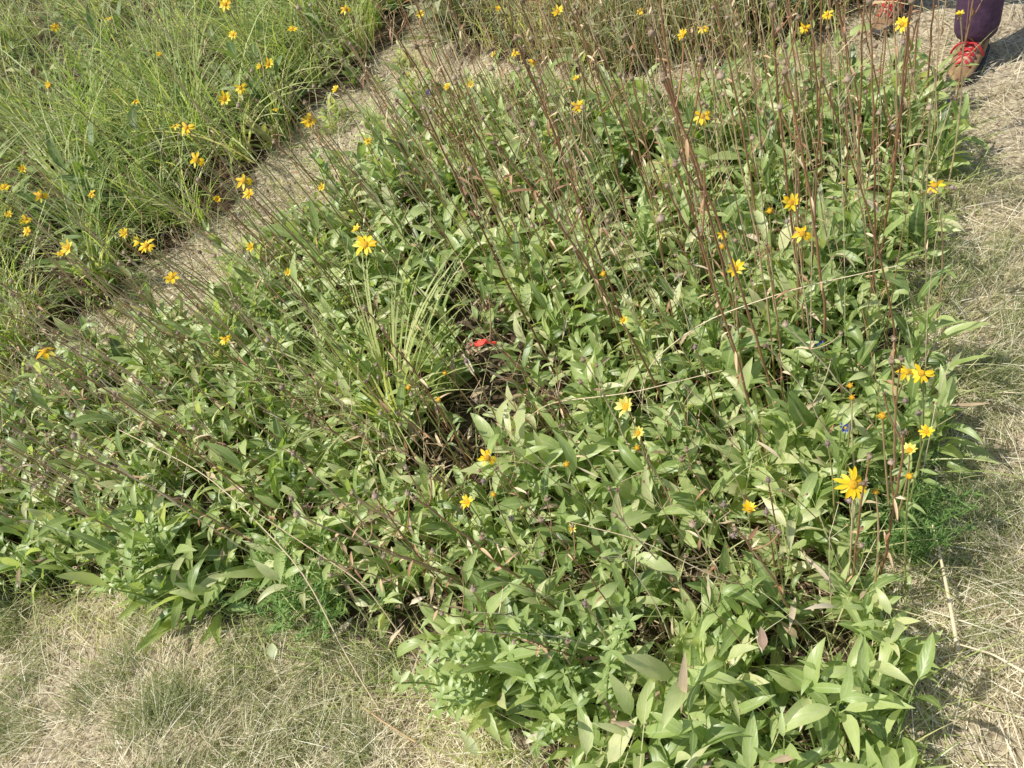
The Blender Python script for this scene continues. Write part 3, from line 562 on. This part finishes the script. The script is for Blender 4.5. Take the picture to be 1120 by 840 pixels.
def skin(name, verts, edges, radii, mat, rootv=0, sub=2):
    me = bpy.data.meshes.new(name); me.from_pydata(verts, edges, []); me.materials.append(mat); o = link(name, me, root)
    md = o.modifiers.new('skin', 'SKIN'); md.use_smooth_shade = True
    for i, r_ in enumerate(radii):
        sv = me.skin_vertices[0].data[i]; sv.radius = (r_, r_) if np.isscalar(r_) else r_; sv.use_root = (i == rootv)
    o.modifiers.new('sub', 'SUBSURF').levels = sub; o.modifiers['sub'].render_levels = sub
    return o
V = [(0, 0, .95), (0, 0, 1.1), (0, 0, 1.27), (0, 0, 1.4), (.01, 0, 1.47), (.02, 0, 1.54), (.03, 0, 1.62), (.02, 0, 1.69)]
E = [(i, i+1) for i in range(7)]; Rr = [(.13, .1), (.12, .09), (.14, .1), (.1, .08), .05, (.065, .07), (.075, .09), (.06, .07)]
for s_, (ffx, ffy) in zip((-1, 1), FEET):
    k = len(V); V += [(0, s_*.15, 1.38), (-.01, s_*.22, 1.12), (.05, s_*.24, .9), (.07, s_*.24, .83)]; E += [(3, k), (k, k+1), (k+1, k+2), (k+2, k+3)]; Rr += [.052, .04, .027, (.034, .02)]
    for f_, (dx, dl) in enumerate([(-.03, .07), (-.01, .08), (.01, .085), (.03, .075), (.045, .045)]):
        j = len(V); V += [((.07+dx), s_*.243, .80), ((.075+dx*1.1), s_*.24, .80-dl*.6), ((.085+dx*1.1), s_*.23, .80-dl)]; E += [(k+3, j), (j, j+1), (j+1, j+2)]; Rr += [.009, .008, .007]
    k = len(V); V += [(0, s_*.09, .86), (.02+ffx*.5, (s_*.09+ffy)/2, .5), (ffx, ffy, .12), (ffx+.05, ffy, .05), (ffx+.11, ffy, .04)]; E += [(0, k), (k, k+1), (k+1, k+2), (k+2, k+3), (k+3, k+4)]; Rr += [.085, .055, .033, .028, .023]
skin('body', V, E, Rr, M_skin)
V = [(0, 0, 1.03), (0, 0, .95)]; E = [(0, 1)]; Rr = [(.15, .12), (.155, .125)]
for s_, (ffx, ffy) in zip((-1, 1), FEET):
    k = len(V); V += [(0, s_*.095, .84), (.02+ffx*.5, (s_*.09+ffy)/2, .5), (ffx*.9, ffy*.95, .28), (ffx+.004, ffy, .13), (ffx, ffy, .07)]; E += [(1, k), (k, k+1), (k+1, k+2), (k+2, k+3), (k+3, k+4)]; Rr += [.105, .078, .068, .066, .066]
skin('trousers', V, E, Rr, M_trou, 1)
V = [(0, 0, .99), (0, 0, 1.1), (0, 0, 1.27), (0, 0, 1.41)]; E = [(0, 1), (1, 2), (2, 3)]; Rr = [(.16, .13), (.145, .115), (.16, .12), (.09, .08)]
for s_ in (-1, 1):
    k = len(V); V += [(0, s_*.16, 1.385), (-.01, s_*.22, 1.13)]; E += [(3, k), (k, k+1)]; Rr += [.068, .06]
skin('shirt', V, E, Rr, M_shirt, 1)
mb = MB(); ball(mb, (-.005, 0, 1.665), .1, .1, 20, 12, .5, .03, -.5); build(mb, 'hair', M_hair, root)
SC = .82
for ffx, ffy in FEET:
    mb = MB(); xs = np.linspace(-.075, .19, 16)*SC; seg = 14; V = []
    for i, x in enumerate(xs):
        t = i/15; w = .038+.012*math.sin(t*PI*1.05+.1) if t < .9 else .036; w *= SC*(min(1, (t/.06+.35)) if t < .06 else 1)*(math.sqrt(max(.05, 1-((t-.8)/.2)**2)) if t > .8 else 1)
        hgt = .105 if t < .3 else .105-.06*((t-.3)/.4) if t < .7 else .045-.022*((t-.7)/.3)**2
        for j in range(seg):
            a = 2*PI*j/seg; zc = .018+(hgt-.018)*.5*(1+math.sin(a)); flare = 1-.28*max(0, math.sin(a))
            V.append((ffx+x, ffy+w*flare*math.copysign(abs(math.cos(a))**.6, math.cos(a)), zc))
    q = [(i*seg+j, i*seg+(j+1) % seg, (i+1)*seg+(j+1) % seg, (i+1)*seg+j) for i in range(15) for j in range(seg)]
    mb.add(V, q, np.full((len(V), 3), .5)); sh = build(mb, 'shoe', M_shoe, root)
    mb = MB(); V = []
    for i, x in enumerate(xs*1.03):
        t = i/15; w = (.042+.012*math.sin(t*PI*1.05+.1))*SC; w *= (math.sqrt(max(.08, 1-((t-.8)/.2)**2)) if t > .8 else 1)*(.75 if i == 0 else 1)
        V += [(ffx+x, ffy-w, .0), (ffx+x, ffy+w, .0), (ffx+x, ffy+w, .024), (ffx+x, ffy-w, .024)]
    q = [(i*4+j, i*4+(j+1) % 4, (i+1)*4+(j+1) % 4, (i+1)*4+j) for i in range(15) for j in range(4)]+[(0, 1, 2, 3), (60, 61, 62, 63)]
    mb.add(V, q, np.full((len(V), 3), .5)); build(mb, 'sole', M_sole, sh)
    mb = MB()
    for i in range(5):
        x = ffx+.03+i*.015; z = .104-.06*max(0, (.03+i*.015-.0075)/.1)+.004; w = .02
        tube(mb, bez((x, ffy-w, z-.008), (x+.012, ffy, z+.014), (x+.018, ffy+w, z-.014), 7), .0042, 5); tube(mb, bez((x, ffy+w, z-.008), (x+.012, ffy, z+.012), (x+.018, ffy-w, z-.014), 7), .0042, 5)
    for d in (-1, 1): tube(mb, bez((ffx+.06, ffy, .09), (ffx+.08, ffy+d*.03, .11), (ffx+.07, ffy+d*.045, .06), 9), .0035, 5)
    build(mb, 'laces', M_lace, sh)

# ---------------------------------------------------------------- light
w = bpy.data.worlds.new('World'); scene.world = w; w.use_nodes = True; nt = w.node_tree
sky = nt.nodes.new('ShaderNodeTexSky'); sky.sky_type = 'NISHITA'; sky.sun_disc = False
elv = math.asin(SUN.z); sky.sun_elevation = elv; sky.sun_rotation = math.atan2(SUN.x, SUN.y)
nt.links.new(sky.outputs[0], nt.nodes['Background'].inputs[0]); nt.nodes['Background'].inputs[1].default_value = .14
sd = bpy.data.lights.new('sun', 'SUN'); sd.energy = 5; sd.angle = R(.5); sd.color = (1, .96, .88)
so = bpy.data.objects.new('sun', sd); COL.objects.link(so); so.rotation_mode = 'QUATERNION'; so.rotation_quaternion = SUN.to_track_quat('Z', 'Y')
scene.view_settings.view_transform = 'Standard'; scene.view_settings.look = 'None'; scene.view_settings.exposure = 0
